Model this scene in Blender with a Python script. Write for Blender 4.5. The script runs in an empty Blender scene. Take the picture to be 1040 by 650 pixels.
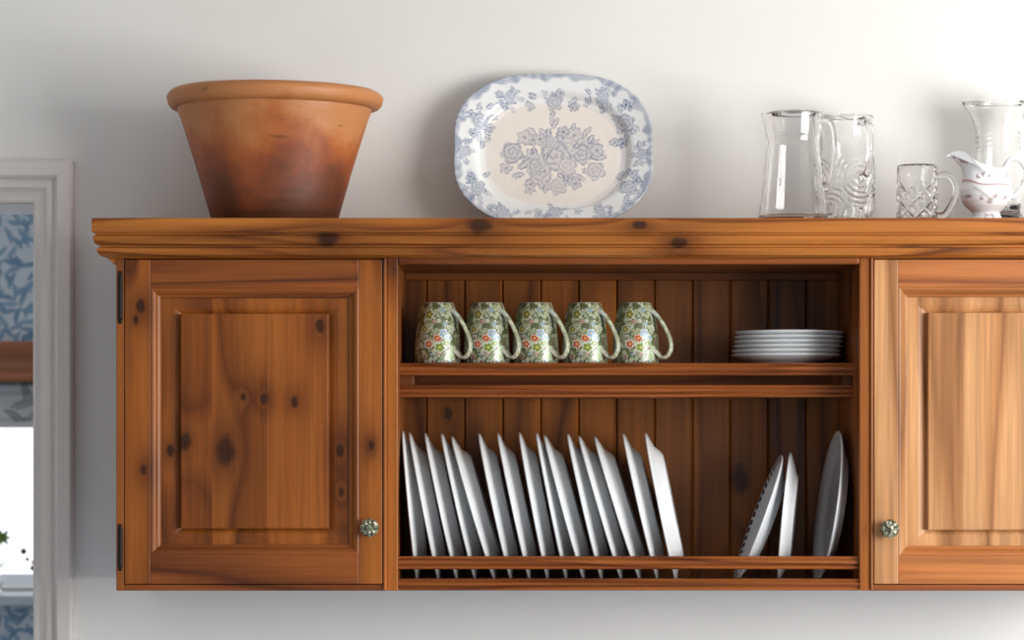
import bpy, bmesh, math, random
import numpy as np
from mathutils import Vector, Matrix
PI = math.pi
R = random.Random(7)
scene = bpy.context.scene
C = scene.collection

# ------------------------------------------------------------------ camera, light, exposure
F = 2700.0            # focal length in pixels of the 1040 px wide frame
ZC = 1.60             # camera height
YF = 4.09             # face of the wall cabinet
WALL = 4.40           # kitchen wall
cam_d = bpy.data.cameras.new('camera'); cam = bpy.data.objects.new('camera', cam_d); C.objects.link(cam)
cam_d.sensor_width = 36.0; cam_d.lens = 36.0 * F / 1040.0
cam.location = (0, 0, ZC); cam.rotation_euler = (PI / 2, 0, 0)
cam_d.shift_y = (440 - 325) / 1040.0
cam_d.dof.use_dof = True; cam_d.dof.focus_distance = 4.1; cam_d.dof.aperture_fstop = 7.0
scene.camera = cam
scene.view_settings.view_transform = 'Standard'; scene.view_settings.look = 'None'
scene.view_settings.gamma = 1.0; scene.view_settings.use_curve_mapping = False
scene.view_settings.exposure = 0.0

scene.cycles.sample_clamp_indirect = 0.0
scene.cycles.max_bounces = 20; scene.cycles.transmission_bounces = 20; scene.cycles.glossy_bounces = 8
w = bpy.data.worlds.new('sky'); scene.world = w; w.use_nodes = True
bg = w.node_tree.nodes['Background']
bg.inputs[0].default_value = (0.84, 0.90, 1.0, 1); bg.inputs[1].default_value = 0.46

def area(name, loc, target, sx, sy, power, col):
    d = bpy.data.lights.new(name, 'AREA'); d.shape = 'RECTANGLE'; d.size = sx; d.size_y = sy
    d.energy = power; d.color = col
    o = bpy.data.objects.new(name, d); C.objects.link(o); o.location = loc
    o.rotation_euler = (Vector(target) - Vector(loc)).to_track_quat('-Z', 'Y').to_euler()
    return o
area('window_daylight', (2.33, 2.2, 1.70), (1.0, 2.85, 1.68), 1.75, 1.2, 91, (0.995, 0.99, 0.97))
area('far_window_daylight', (-1.7, 7.55, 1.45), (-1.7, 6.5, 1.4), 1.0, 0.5, 2, (0.95, 0.98, 1.0))

# pixel of the photograph -> world coordinate on the plane at depth y
def X(px, y): return (px - 520.0) * y / F
def Z(py, y): return ZC + (440.0 - py) * y / F

# ------------------------------------------------------------------ node helpers
def srgb(r, g, b):
    f = lambda c: (c / 255 / 12.92) if c / 255 <= 0.04045 else ((c / 255 + 0.055) / 1.055) ** 2.4
    return (f(r), f(g), f(b), 1.0)

class NT:
    def __init__(self, name):
        self.m = bpy.data.materials.new(name); self.m.use_nodes = True
        self.t = self.m.node_tree; self.b = self.t.nodes['Principled BSDF']
    def n(self, typ, **kw):
        o = self.t.nodes.new(typ)
        for k, v in kw.items(): setattr(o, k, v)
        return o
    def put(self, sock, v):
        if v is None: return
        if isinstance(v, bpy.types.NodeSocket): self.t.links.new(v, sock)
        else: sock.default_value = v
    def math(self, op, a, b=None, c=None, clamp=False):
        o = self.n('ShaderNodeMath', operation=op, use_clamp=clamp)
        self.put(o.inputs[0], a); self.put(o.inputs[1], b); self.put(o.inputs[2], c)
        return o.outputs[0]
    def vec(self, x, y, z):
        o = self.n('ShaderNodeCombineXYZ'); self.put(o.inputs[0], x); self.put(o.inputs[1], y); self.put(o.inputs[2], z)
        return o.outputs[0]
    def obj(self):
        o = self.n('ShaderNodeTexCoord'); return o.outputs['Object']
    def sep(self, v):
        o = self.n('ShaderNodeSeparateXYZ'); self.put(o.inputs[0], v); return o.outputs
    def noise(self, v, scale=1.0, detail=2.0, rough=0.5, dist=0.0):
        o = self.n('ShaderNodeTexNoise'); self.put(o.inputs['Vector'], v)
        o.inputs['Scale'].default_value = scale; o.inputs['Detail'].default_value = detail
        o.inputs['Roughness'].default_value = rough; o.inputs['Distortion'].default_value = dist
        return o.outputs['Fac']
    def ramp(self, fac, stops, interp='LINEAR'):
        o = self.n('ShaderNodeValToRGB'); o.color_ramp.interpolation = interp
        e = o.color_ramp.elements
        while len(e) < len(stops): e.new(0.5)
        for q, (p, c) in zip(e, stops): q.position = p; q.color = c
        self.put(o.inputs[0], fac); return o.outputs[0]
    def mix(self, fac, a, b, mode='MIX'):
        o = self.n('ShaderNodeMix', data_type='RGBA', blend_type=mode)
        self.put(o.inputs[0], fac); self.put(o.inputs[6], a); self.put(o.inputs[7], b)
        return o.outputs[2]
    def bump(self, h, strength=0.2, dist=0.002):
        o = self.n('ShaderNodeBump'); o.inputs['Strength'].default_value = strength
        o.inputs['Distance'].default_value = dist; self.put(o.inputs['Height'], h)
        self.t.links.new(o.outputs[0], self.b.inputs['Normal'])
    def set(self, **kw):
        for k, v in kw.items(): self.put(self.b.inputs[k.replace('_', ' ')], v)
        return self.m

def plain(name, col, rough=0.5, metal=0.0, nscale=40, namt=0.06, bump=0.0, **kw):
    t = NT(name)
    n = t.noise(t.obj(), nscale, 3)
    lo = tuple(c * (1 - namt) for c in col[:3]) + (1,); hi = tuple(min(1, c * (1 + namt)) for c in col[:3]) + (1,)
    t.set(Base_Color=t.ramp(n, [(0.3, lo), (0.7, hi)]), Roughness=rough, Metallic=metal, **kw)
    if bump: t.bump(n, bump)
    return t.m

def wood(name, along, light=(160, 91, 32), mid=(124, 64, 18), dark=(48, 20, 4), seed=0.0, knots=(),
         N=9.0, sa=7.0, sl=0.55, board=None, board_off=0.0, rough=0.36, bvar=0.3):
    t = NT(name)
    s = t.sep(t.obj())
    a, b = (s[0], s[2]) if along == 'X' else (s[2], s[0])
    bo = 0.0
    if board:
        bi = t.math('FLOOR', t.math('DIVIDE', t.math('SUBTRACT', b, board_off), board))
        wn = t.n('ShaderNodeTexWhiteNoise', noise_dimensions='1D'); t.put(wn.inputs['W'], t.math('ADD', bi, seed))
        bo = wn.outputs['Value']
    p = t.vec(t.math('MULTIPLY', b, sa), t.math('MULTIPLY', s[1], sa), t.math('MULTIPLY_ADD', a, sl, t.math('MULTIPLY_ADD', bo, 17.0, seed)))
    v = t.math('MULTIPLY', t.noise(p, 1.0, 1.5, 0.45), N)
    core = None; halo = None
    for (ka, kb, kr) in knots:
        kr *= 1.25
        da = t.math('MULTIPLY', t.math('SUBTRACT', a, ka), 0.62); db = t.math('SUBTRACT', b, kb)
        d = t.math('SQRT', t.math('MULTIPLY_ADD', da, da, t.math('MULTIPLY', db, db)))
        dn = t.math('DIVIDE', d, kr)
        v = t.math('ADD', v, t.math('MULTIPLY', t.math('POWER', 2.718, t.math('MULTIPLY', dn, -0.62)), 0.9))
        hm = t.math('MULTIPLY', t.math('POWER', 2.718, t.math('MULTIPLY', dn, -0.35)), 1.6, clamp=True)
        halo = hm if halo is None else t.math('MAXIMUM', halo, hm)
        nn = t.math('MULTIPLY_ADD', t.noise(t.obj(), 0.7 / kr, 2), 0.7, dn)
        cm = t.math('SUBTRACT', 1.0, t.math('DIVIDE', t.math('SUBTRACT', nn, 0.95), 0.5), clamp=True)
        core = cm if core is None else t.math('MAXIMUM', core, cm)
    fr = t.math('FRACT', v)
    L, M, D = srgb(*light), srgb(*mid), srgb(*dark)
    ring = t.ramp(fr, [(0.0, M), (0.12, L), (0.5, L), (0.84, M), (0.94, tuple(0.4 * m + 0.6 * d for m, d in zip(M, D))), (1.0, M)])
    if halo is not None: ring = t.mix(t.math('MULTIPLY', halo, 0.8), ring, tuple(0.6 * m + 0.4 * d for m, d in zip(M, D)))
    fib = t.noise(t.vec(t.math('MULTIPLY', b, 420.0), t.math('MULTIPLY', s[1], 420.0), t.math('MULTIPLY', a, 9.0)), 1.0, 2)
    big = t.noise(t.vec(t.math('MULTIPLY', b, 14.0), s[1], t.math('MULTIPLY_ADD', a, 2.2, seed + 3.1)), 1.0, 2)
    col = t.mix(t.math('MULTIPLY', t.math('SUBTRACT', big, 0.42, clamp=True), 2.0, clamp=True), ring, M)
    stk = t.noise(t.vec(t.math('MULTIPLY', b, 75.0), t.math('MULTIPLY', s[1], 75.0), t.math('MULTIPLY_ADD', a, 1.6, seed)), 1.0, 3, 0.6)
    fb = t.math('MULTIPLY', t.math('MULTIPLY_ADD', fib, 0.5, 0.75), t.math('MULTIPLY_ADD', stk, 1.15, 0.41))
    if board: fb = t.math('MULTIPLY', fb, t.math('MULTIPLY_ADD', bo, bvar, 1.0 - bvar * 0.5))
    col = t.mix(1.0, col, t.vec(fb, fb, fb), 'MULTIPLY')
    if core is not None: col = t.mix(t.math('MULTIPLY', core, 0.94), col, t.mix(t.math('MULTIPLY', core, t.math('MULTIPLY_ADD', fib, 1.2, -0.1, clamp=True)), srgb(32, 12, 3), srgb(70, 33, 10)))
    t.set(Base_Color=col, Roughness=t.math('MULTIPLY_ADD', fib, 0.16, rough - 0.08))
    t.b.inputs['Specular IOR Level'].default_value = 0.32
    t.bump(t.math('ADD', t.math('MULTIPLY', fr, 0.25), t.math('MULTIPLY', fib, 0.4)), 0.12, 0.0008)
    return t.m

# ------------------------------------------------------------------ mesh helpers
class MB:
    def __init__(self): self.bm = bmesh.new(); self.smooth = []
    def box(self, x0, x1, y0, y1, z0, z1, bev=0.0, seg=2, mi=0):
        vs = [self.bm.verts.new((x, y, z)) for x in (x0, x1) for y in (y0, y1) for z in (z0, z1)]
        fs = [self.bm.faces.new([vs[i] for i in q]) for q in ((0, 1, 3, 2), (4, 6, 7, 5), (0, 4, 5, 1), (2, 3, 7, 6), (0, 2, 6, 4), (1, 5, 7, 3))]
        for f in fs: f.material_index = mi
        if bev:
            es = list({e for f in fs for e in f.edges})
            r = bmesh.ops.bevel(self.bm, geom=es, offset=bev, segments=seg, affect='EDGES', profile=0.5)
            for f in r['faces']: f.material_index = mi
        return self
    def prism_x(self, prof, x0, x1, mi=0):            # prof: (y, z) loop
        a = [self.bm.verts.new((x0, y, z)) for y, z in prof]; b = [self.bm.verts.new((x1, y, z)) for y, z in prof]
        n = len(prof)
        for i in range(n):
            f = self.bm.faces.new((a[i], a[(i + 1) % n], b[(i + 1) % n], b[i])); f.material_index = mi
        for q in (a, b): self.bm.faces.new(q).material_index = mi
        return self
    def rings(self, loops, closed=True, cap0=True, cap1=True, smooth=True, mi=0, wrap=False):
        V = [[self.bm.verts.new(p) for p in l] for l in loops]
        n = len(V[0]); pairs = list(zip(V, V[1:])) + ([(V[-1], V[0])] if wrap else [])
        for a, b in pairs:
            for i in range(n if closed else n - 1):
                f = self.bm.faces.new((a[i], a[(i + 1) % n], b[(i + 1) % n], b[i])); f.smooth = smooth; f.material_index = mi
        if not wrap:
            if cap0: self.bm.faces.new(V[0]).material_index = mi
            if cap1: self.bm.faces.new(V[-1]).material_index = mi
        return V
    def lathe(self, prof, c=(0, 0, 0), seg=64, fn=None, wrap=False, cap0=True, cap1=True, mi=0):
        loops = []
        for k, (r, z) in enumerate(prof):
            l = []
            for i in range(seg):
                th = 2 * PI * i / seg
                p = fn(th, k, r, z) if fn else (r * math.cos(th), r * math.sin(th), z)
                l.append((p[0] + c[0], p[1] + c[1], p[2] + c[2]))
            loops.append(l)
        return self.rings(loops, wrap=wrap, cap0=cap0, cap1=cap1, mi=mi)
    def tube(self, pts, rad, seg=12, flat=1.0, up=(0, 1, 0), sub=6, mi=0):
        P = [Vector(p) for p in pts]; Q = []; RR = []
        rads = rad if isinstance(rad, (list, tuple)) else [rad] * len(P)
        for i in range(len(P) - 1):
            p0, p1, p2, p3 = P[max(i - 1, 0)], P[i], P[i + 1], P[min(i + 2, len(P) - 1)]
            for k in range(sub):
                u = k / sub
                Q.append(0.5 * ((2 * p1) + (p2 - p0) * u + (2 * p0 - 5 * p1 + 4 * p2 - p3) * u * u + (3 * p1 - p0 - 3 * p2 + p3) * u ** 3))
                RR.append(rads[i] * (1 - u) + rads[i + 1] * u)
        Q.append(P[-1]); RR.append(rads[-1]); up = Vector(up); loops = []
        for i, q in enumerate(Q):
            t = (Q[min(i + 1, len(Q) - 1)] - Q[max(i - 1, 0)]).normalized()
            s = t.cross(up); s = s.normalized() if s.length > 1e-4 else Vector((1, 0, 0))
            u2 = s.cross(t).normalized()
            loops.append([tuple(q + s * (math.cos(2 * PI * j / seg) * RR[i]) + u2 * (math.sin(2 * PI * j / seg) * RR[i] * flat)) for j in range(seg)])
        self.rings(loops, mi=mi)
        return self
    def rect_sweep(self, x0, x1, z0, z1, prof, cap=False, mis=(0, 0), fz=1.0):   # nested mitred rectangles, prof: (inset, y)
        L = [[self.bm.verts.new(p) for p in ((x0 + i, y, z0 + i * fz), (x1 - i, y, z0 + i * fz), (x1 - i, y, z1 - i * fz), (x0 + i, y, z1 - i * fz))] for i, y in prof]
        for a, b in zip(L, L[1:]):
            for k in range(4):
                f = self.bm.faces.new((a[k], a[(k + 1) % 4], b[(k + 1) % 4], b[k])); f.material_index = mis[0] if k % 2 else mis[1]
        if cap: self.bm.faces.new(L[-1]).material_index = mis[0]
        return self
    def build(self, name, mats, parent=None, origin=None, xf=None, attr=None):
        bm = self.bm
        bmesh.ops.recalc_face_normals(bm, faces=bm.faces)
        if xf is not None: bmesh.ops.transform(bm, matrix=xf, verts=bm.verts)
        o0 = Vector(origin) if origin else (root_loc(parent) if parent else Vector((0, 0, 0)))
        bmesh.ops.translate(bm, vec=-o0, verts=bm.verts)
        me = bpy.data.meshes.new(name); bm.to_mesh(me); bm.free()
        for m in (mats if isinstance(mats, (list, tuple)) else [mats]): me.materials.append(m)
        o = bpy.data.objects.new(name, me); C.objects.link(o)
        if parent: o.parent = parent
        else: o.location = o0
        return o

def root_loc(o):
    p = Vector(o.location); q = o.parent
    while q: p = p + q.location; q = q.parent
    return p
def tag(o, label, cat, group=None):
    o['label'] = label; o['category'] = cat
    if group: o['group'] = group
    return o
def thing(name, loc, label, cat, group=None):
    o = bpy.data.objects.new(name, None); C.objects.link(o); o.location = loc; o.empty_display_size = 0.05
    return tag(o, label, cat, group)
def struct(name, mb, m):
    o = mb.build(name, m); o['kind'] = 'structure'; return o
def dup(root, loc, label, rot=None):
    r = root.copy(); C.objects.link(r); r.location = loc; r['label'] = label
    if rot is not None: r.rotation_euler = rot
    for ch in list(root.children):
        c = ch.copy(); C.objects.link(c); c.parent = r
        for g in ch.children:
            d = g.copy(); C.objects.link(d); d.parent = c
    return r

# ------------------------------------------------------------------ room
m_wall = plain('wall_paint', srgb(234, 232, 228), 0.75, nscale=6, namt=0.012)
m_ceil = plain('ceiling_paint', srgb(238, 236, 232), 0.9)
m_trim = plain('trim_paint', srgb(222, 214, 208), 0.42, nscale=20, namt=0.02)
m_floor = wood('floor_boards', 'X', (166, 178, 194), (150, 162, 180), (118, 128, 142), 5.0, board=0.14)

DL, DR = -1.60, X(33, 4.385)              # doorway
DT = Z(206, 4.385); WT = WALL + 0.22
mb = MB(); mb.box(DR + 0.012, 2.36, WALL, WT, 0, 2.5); mb.box(-3.0, DL - 0.012, WALL, WT, 0, 2.5); mb.box(DL - 0.012, DR + 0.012, WALL, WT, DT + 0.012, 2.5)
struct('wall_back', mb, m_wall)
mb = MB()
mb.box(2.36, 2.50, -0.6, 1.25, 0, 2.5); mb.box(2.36, 2.50, 3.2, WT, 0, 2.5); mb.box(2.36, 2.50, 1.25, 3.2, 0, 1.05); mb.box(2.36, 2.50, 1.25, 3.2, 2.35, 2.5)
struct('wall_right', mb, m_wall)
struct('wall_left', MB().box(-3.1, -3.0, -0.6, WT, 0, 2.5), m_wall)
struct('floor', MB().box(-3.1, 2.5, -0.6, 7.4, -0.05, 0), m_floor)
struct('ceiling', MB().box(-3.1, 2.5, -0.6, WT, 2.5, 2.55), m_ceil)

# moulded casing round the doorway (outer edge, raised band, step, ogee, inner bead)
CW = X(75, 4.385) - DR
cp = [(0.0, 0.0), (0.0, 0.030), (0.004, 0.034), (0.024, 0.034), (0.027, 0.030), (0.031, 0.021), (0.037, 0.024), (0.043, 0.023), (0.050, 0.015),
      (0.056, 0.0125), (CW - 0.004, 0.0125), (CW, 0.009), (CW, 0.0)]
mb = MB()
loops = []
for o_, d_ in cp:
    y = WALL - d_
    loops.append([(DL - CW + o_, y, 0.0), (DL - CW + o_, y, DT + CW - o_), (DR + CW - o_, y, DT + CW - o_), (DR + CW - o_, y, 0.0)])
mb.rings(loops, closed=False, cap0=False, cap1=False, smooth=False)
struct('trim_1', mb, m_trim)
mb = MB()                                   # door lining with a stop bead
mb.box(DR, DR + 0.0125, WALL - 0.008, WT + 0.004, 0, DT, 0.001); mb.box(DL - 0.0125, DL, WALL - 0.008, WT + 0.004, 0, DT, 0.001)
mb.box(DL - 0.0125, DR + 0.0125, WALL - 0.008, WT + 0.004, DT, DT + 0.0125, 0.001)
struct('trim_2', mb, m_trim)

# ---- the room beyond the doorway
FY = 7.2
def wallpaper(name, ground, leaf, leaf2, vein, sc=1.0):
    t = NT(name); s = t.sep(t.obj()); c = ground
    for k in range(3):
        p = t.vec(t.math('MULTIPLY_ADD', s[0], 21.0 * sc, 3.7 * k), t.math('MULTIPLY_ADD', s[2], 21.0 * sc, 1.9 * k), 0.0)
        vo = t.n('ShaderNodeTexVoronoi', feature='F1', voronoi_dimensions='2D'); t.put(vo.inputs['Vector'], p); vo.inputs['Scale'].default_value = 1.0
        vs = t.n('ShaderNodeVectorMath', operation='SUBTRACT'); t.put(vs.inputs[0], p); t.put(vs.inputs[1], vo.outputs['Position'])
        q = t.sep(vs.outputs[0]); r = t.sep(vo.outputs['Color'])
        an = t.math('MULTIPLY', r[0], 6.28); cs, sn = t.math('COSINE', an), t.math('SINE', an)
        u = t.math('ADD', t.math('MULTIPLY', q[0], cs), t.math('MULTIPLY', q[1], sn)); v = t.math('SUBTRACT', t.math('MULTIPLY', q[1], cs), t.math('MULTIPLY', q[0], sn))
        v = t.math('ADD', v, t.math('MULTIPLY', t.math('MULTIPLY', u, u), 0.35))
        uu = t.math('DIVIDE', u, 0.62); vv = t.math('DIVIDE', v, 0.135)
        d = t.math('MULTIPLY_ADD', uu, uu, t.math('ABSOLUTE', vv))
        c = t.mix(t.math('LESS_THAN', d, 1.0), c, t.mix(r[1], leaf, leaf2))
        c = t.mix(t.math('MULTIPLY', t.math('LESS_THAN', t.math('ABSOLUTE', vv), 0.14), t.math('LESS_THAN', d, 1.0)), c, vein)
    return t.set(Base_Color=c, Roughness=0.85)
m_paper = wallpaper('leaf_wallpaper', srgb(214, 220, 222), srgb(96, 136, 164), srgb(140, 170, 190), srgb(186, 202, 210))
m_blind = wallpaper('leaf_blind_fabric', srgb(232, 232, 228), srgb(160, 166, 162), srgb(190, 194, 190), srgb(208, 210, 205), 0.6)
m_beam = wood('oak_beam', 'X', (176, 112, 76), (150, 90, 58), (98, 56, 34), 11.0, N=6)
WL, WR = -2.35, -1.05; WB = Z(612, FY); WTOP = Z(388, FY)
mb = MB(); mb.box(-3.1, WL, FY, FY + 0.25, 0, 2.6); mb.box(WR, 0.6, FY, FY + 0.25, 0, 2.6); mb.box(WL, WR, FY, FY + 0.25, 0, WB); mb.box(WL, WR, FY, FY + 0.25, WTOP, 2.6)
struct('wall_far', mb, m_paper)
tag(MB().box(WL - 0.2, WR + 0.2, FY - 0.04, FY + 0.12, WTOP, Z(347, FY), 0.008).build('lintel_beam', m_beam, origin=((WL + WR) / 2, FY, WTOP)),
    'dark brown wooden beam over the window in the room beyond the doorway', 'beam')
m_sill = plain('sill_paint', srgb(205, 210, 212), 0.4)
struct('trim_3', MB().box(WL - 0.05, WR + 0.05, FY - 0.06, FY + 0.25, WB - 0.005, WB + 0.022, 0.004), m_sill)
mb = MB()
for x0, x1, z0, z1 in ((WL, WR, WB + 0.015, WB + 0.032), (WL, WR, WTOP - 0.04, WTOP), (WL, WL + 0.05, WB, WTOP), (WR - 0.05, WR, WB, WTOP), (-1.93, -1.89, WB, WTOP)):
    mb.box(x0, x1, FY + 0.16, FY + 0.21, z0, z1, 0.004)
win = struct('window_1', mb, m_trim)
t = NT('window_glass'); t.set(Base_Color=(1, 1, 1, 1), Roughness=0.0, IOR=1.45); t.b.inputs['Transmission Weight'].default_value = 1.0
m_pane = t.m
MB().box(WL + 0.04, WR - 0.04, FY + 0.184, FY + 0.188, WB + 0.028, WTOP - 0.03).build('pane', m_pane, win)
bl = thing('window_blind', ((WL + WR) / 2, FY + 0.02, Z(434, FY)), 'grey leaf patterned blind pulled halfway up the window beyond the doorway', 'blind')
mb = MB()
n = 24
lo = [[(WL + 0.06, FY + 0.03 + 0.004 * math.sin(i * 1.1), Z(430, FY) + i * (WTOP - Z(430, FY)) / n), (WR - 0.06, FY + 0.03 + 0.004 * math.sin(i * 1.1), Z(430, FY) + i * (WTOP - Z(430, FY)) / n)] for i in range(n + 1)]
lo2 = [[(p[0], p[1] + 0.003, p[2]) for p in reversed(l)] for l in lo]
mb.rings([a + b for a, b in zip(lo, lo2)])
mb.build('blind_fabric', m_blind, bl)
MB().box(WL + 0.06, WR - 0.06, FY + 0.015, FY + 0.045, Z(434.5, FY), Z(428, FY), 0.004).build('bottom_bar', m_trim, bl)

# sprig of flowers in a little vase on the far sill
m_glass_thin = m_pane
vx, vy, vz = X(-9, FY), FY + 0.06, WB + 0.0225
vs_ = thing('bud_vase', (vx, vy, vz), 'small clear bud vase holding a sprig on the far window sill', 'vase')
mb = MB(); pr = [(0.012, 0.0), (0.018, 0.01), (0.02, 0.03), (0.010, 0.06), (0.009, 0.075), (0.007, 0.075), (0.008, 0.06), (0.017, 0.03), (0.015, 0.012), (0.002, 0.008)]
mb.lathe(pr, (vx, vy, vz), 24); mb.build('vase_body', m_glass_thin, vs_)
sp = thing('flower_sprig', (vx, vy, vz + 0.012), 'thin sprig with green leaves and tiny dark and orange buds in the far vase', 'flowers')
m_stem = plain('pale_stem', srgb(205, 215, 190), 0.6); m_leaf = plain('sprig_leaf', srgb(120, 140, 60), 0.5)
m_bud = plain('dark_bud', srgb(40, 48, 60), 0.5); m_orange = plain('orange_petal', srgb(235, 140, 60), 0.5)
def sprig_pt(px, py): return (X(px, FY + 0.06), vy, Z(py, FY + 0.06))
tips = [sprig_pt(24, 560), sprig_pt(28, 568), sprig_pt(34, 571), sprig_pt(33, 577), sprig_pt(2, 546)]
mb = MB()
for i, tp in enumerate(tips):
    mb.tube([(vx, vy, vz + 0.012), (vx + 0.001, vy, vz + 0.06), tuple(Vector((vx, vy, vz + 0.075)).lerp(Vector(tp), 0.5) + Vector((0, 0, 0.012))), tp], [0.0012, 0.001, 0.0008, 0.0006], 6)
mb.build('stem', m_stem, sp)
for i, (tp, m_, rr) in enumerate(zip(tips[:4], (m_bud, m_bud, m_orange, m_bud), (0.0085, 0.0055, 0.0065, 0.0070))):
    mb = MB(); mb.lathe([(0.0005, -1.2 * rr), (rr * 0.8, -0.6 * rr), (rr, 0), (rr * 0.7, 0.7 * rr), (0.0005, 1.2 * rr)], tp, 10)
    mb.build('bud', m_, sp)
mb = MB()
for k in range(7):
    a = k * 2 * PI / 7; c = Vector(tips[4]); d = Vector((math.cos(a), 0.5 * math.sin(2.3 * k), math.sin(a)))
    mb.tube([c, c + d * 0.012, c + d * 0.026], [0.002, 0.006, 0.0006], 8, 0.35, (0, 1, 0.01), 3)
mb.build('leaf_cluster', m_leaf, sp)

# ------------------------------------------------------------------ the wall cabinet with plate rack
CXL, CXR = X(118, YF), X(1159, YF)
CZB, CZT = Z(600, YF), Z(221, YF - 0.038)       # bottom, top surface of the cornice board
BACK = 4.366
OL, OR = X(404, YF), X(873, YF)                 # rack opening
CX = (CXL + CXR) / 2
base = Vector((CX, WALL, CZB))
cab = thing('wall_cabinet', base, 'long pine wall cabinet with a plate rack between two panelled doors', 'cabinet')
def kx(px, py, r, y=YF, along='Z'):             # a knot seen at a pixel, in the cabinet's own frame
    x, z = X(px, y) - CX, Z(py, y) - CZB
    return (z, x, r) if along == 'Z' else (x, z, r)
w_v = wood('pine_upright', 'Z', seed=1.3, N=7, knots=[kx(143, 311, 0.006), kx(138, 325, 0.004), kx(146, 477, 0.005), kx(377, 452, 0.004)])
w_h = wood('pine_crosswise', 'X', (142, 77, 30), (112, 57, 20), (50, 22, 6), seed=4.7, N=7)
w_corn = wood('pine_cornice', 'X', (172, 104, 40), (134, 72, 22), (52, 23, 5), 8.2, N=13, sa=9, sl=0.5,
              knots=[kx(332, 242, 0.010, 4.05, 'X'), kx(487, 229, 0.010, 4.05, 'X'), kx(650, 228, 0.006, 4.05, 'X'), kx(690, 246, 0.007, 4.05, 'X')])
w_panel = wood('pine_door_panel', 'Z', seed=2.9, N=5.5, sa=5.5, board=0.085, board_off=X(215, YF) - CX, bvar=0.22,
               knots=[kx(229, 457, 0.0125), kx(268, 405, 0.0055), kx(247, 403, 0.0035), kx(325, 331, 0.006), kx(345, 458, 0.006), kx(346, 500, 0.004),
                      kx(172, 458, 0.005), kx(188, 448, 0.008), kx(299, 408, 0.005)])
FAD = ((190, 139, 92), (168, 114, 68), (106, 64, 34))
f_v = wood('faded_pine_upright', 'Z', *FAD, seed=21.3, N=6)
f_h = wood('faded_pine_crosswise', 'X', (182, 112, 58), (156, 88, 42), (92, 48, 20), seed=14.7, N=7)
f_panel = wood('faded_pine_door_panel', 'Z', *FAD, seed=12.9, N=6, board=0.09, board_off=X(979, YF) - CX, bvar=0.15)
w_back = wood('pine_back_boards', 'Z', (144, 84, 28), (110, 60, 16), (46, 22, 5), 6.4, N=6, sa=9, board=38.6 * BACK / F, board_off=X(433, BACK) - CX,
              knots=[kx(752, 487, 0.014, BACK), kx(455, 420, 0.006, BACK)], bvar=0.35)
w_rail = wood('pine_rack_rail', 'X', (152, 85, 36), (122, 62, 22), (54, 24, 7), 9.9, N=11, sa=14, sl=0.7)
w_in = wood('pine_inside', 'Z', (146, 84, 36), (120, 64, 24), (70, 32, 10), 3.3, N=6)
w_inx = wood('pine_inside_crosswise', 'X', (130, 72, 30), (110, 58, 22), (64, 28, 10), 7.3, N=8)

def part(name, mb, m, parent=None): return mb.build(name, m, parent or cab)
TB = Z(262, YF)
# carcass: sides, partitions, bottom, top
for x0, x1 in ((CXL, CXL + 0.017), (CXR - 0.017, CXR)): part('side_panel', MB().box(x0, x1, YF + 0.018, WALL - 0.001, CZB, CZT - 0.02, 0.0008), w_in)
for x0, x1 in ((OL - 0.016, OL), (OR, OR + 0.016)): part('partition', MB().box(x0, x1, YF + 0.018, BACK, CZB + 0.002, CZT - 0.02), w_in)
FLO = CZB + 0.0046
mb = MB(); mb.box(CXL + 0.017, CXR - 0.017, YF + 0.018, BACK, CZB + 0.0004, FLO)
part('bottom_board', mb, w_inx)
part('top_board', MB().box(CXL + 0.017, CXR - 0.017, YF + 0.018, BACK, Z(268, YF) + 0.001, CZT - 0.021), w_inx)
# face frame: stiles and rails with a mitred bead round each door opening
D1 = (X(126.5, YF), X(388.5, YF)); D2 = (X(887.5, YF), X(1150, YF)); DZ0, DZ1 = Z(593.2, YF), Z(263.5, YF)
mb = MB(); h = 0.018
for x0, x1 in ((CXL, D1[0] - 0.001), (D1[1] + 0.0065, OL), (OR, D2[0] - 0.0065), (D2[1] + 0.001, CXR)):
    mb.box(x0, x1, YF, YF + h, CZB, CZT - 0.03, 0.0012, 2, 0)
for x0, x1 in ((D1[0] - 0.001, D1[1] + 0.0065), (D2[0] - 0.0065, D2[1] + 0.001)):
    mb.box(x0, x1, YF + 0.0005, YF + h, CZB, DZ0 - 0.001, 0.001, 2, 1); mb.box(x0, x1, YF + 0.0005, YF + h, DZ1 + 0.001, CZT - 0.03, 0.001, 2, 1)
mb.box(OL, OR, YF - 0.001, YF + h, Z(268.3, YF), CZT - 0.03, 0.003, 3, 1)
part('face_frame', mb, [w_v, w_h])
# beads beside the doors
for x0, x1, s in ((D1[1] + 0.0008, D1[1] + 0.0065, 1), (D2[0] - 0.0065, D2[0] - 0.0008, -1)):
    prof = [(x0 + (x1 - x0) * (0.5 - 0.5 * math.cos(PI * k / 8)), YF - 0.0042 * math.sin(PI * k / 8)) for k in range(9)]
    prof = [(x0, YF + 0.012)] + prof + [(x1, YF + 0.012)]
    mb = MB(); mb.rings([[(x, y, CZB + 0.0015) for x, y in prof], [(x, y, TB) for x, y in prof]], smooth=False)
    part('bead', mb, w_v)

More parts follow.
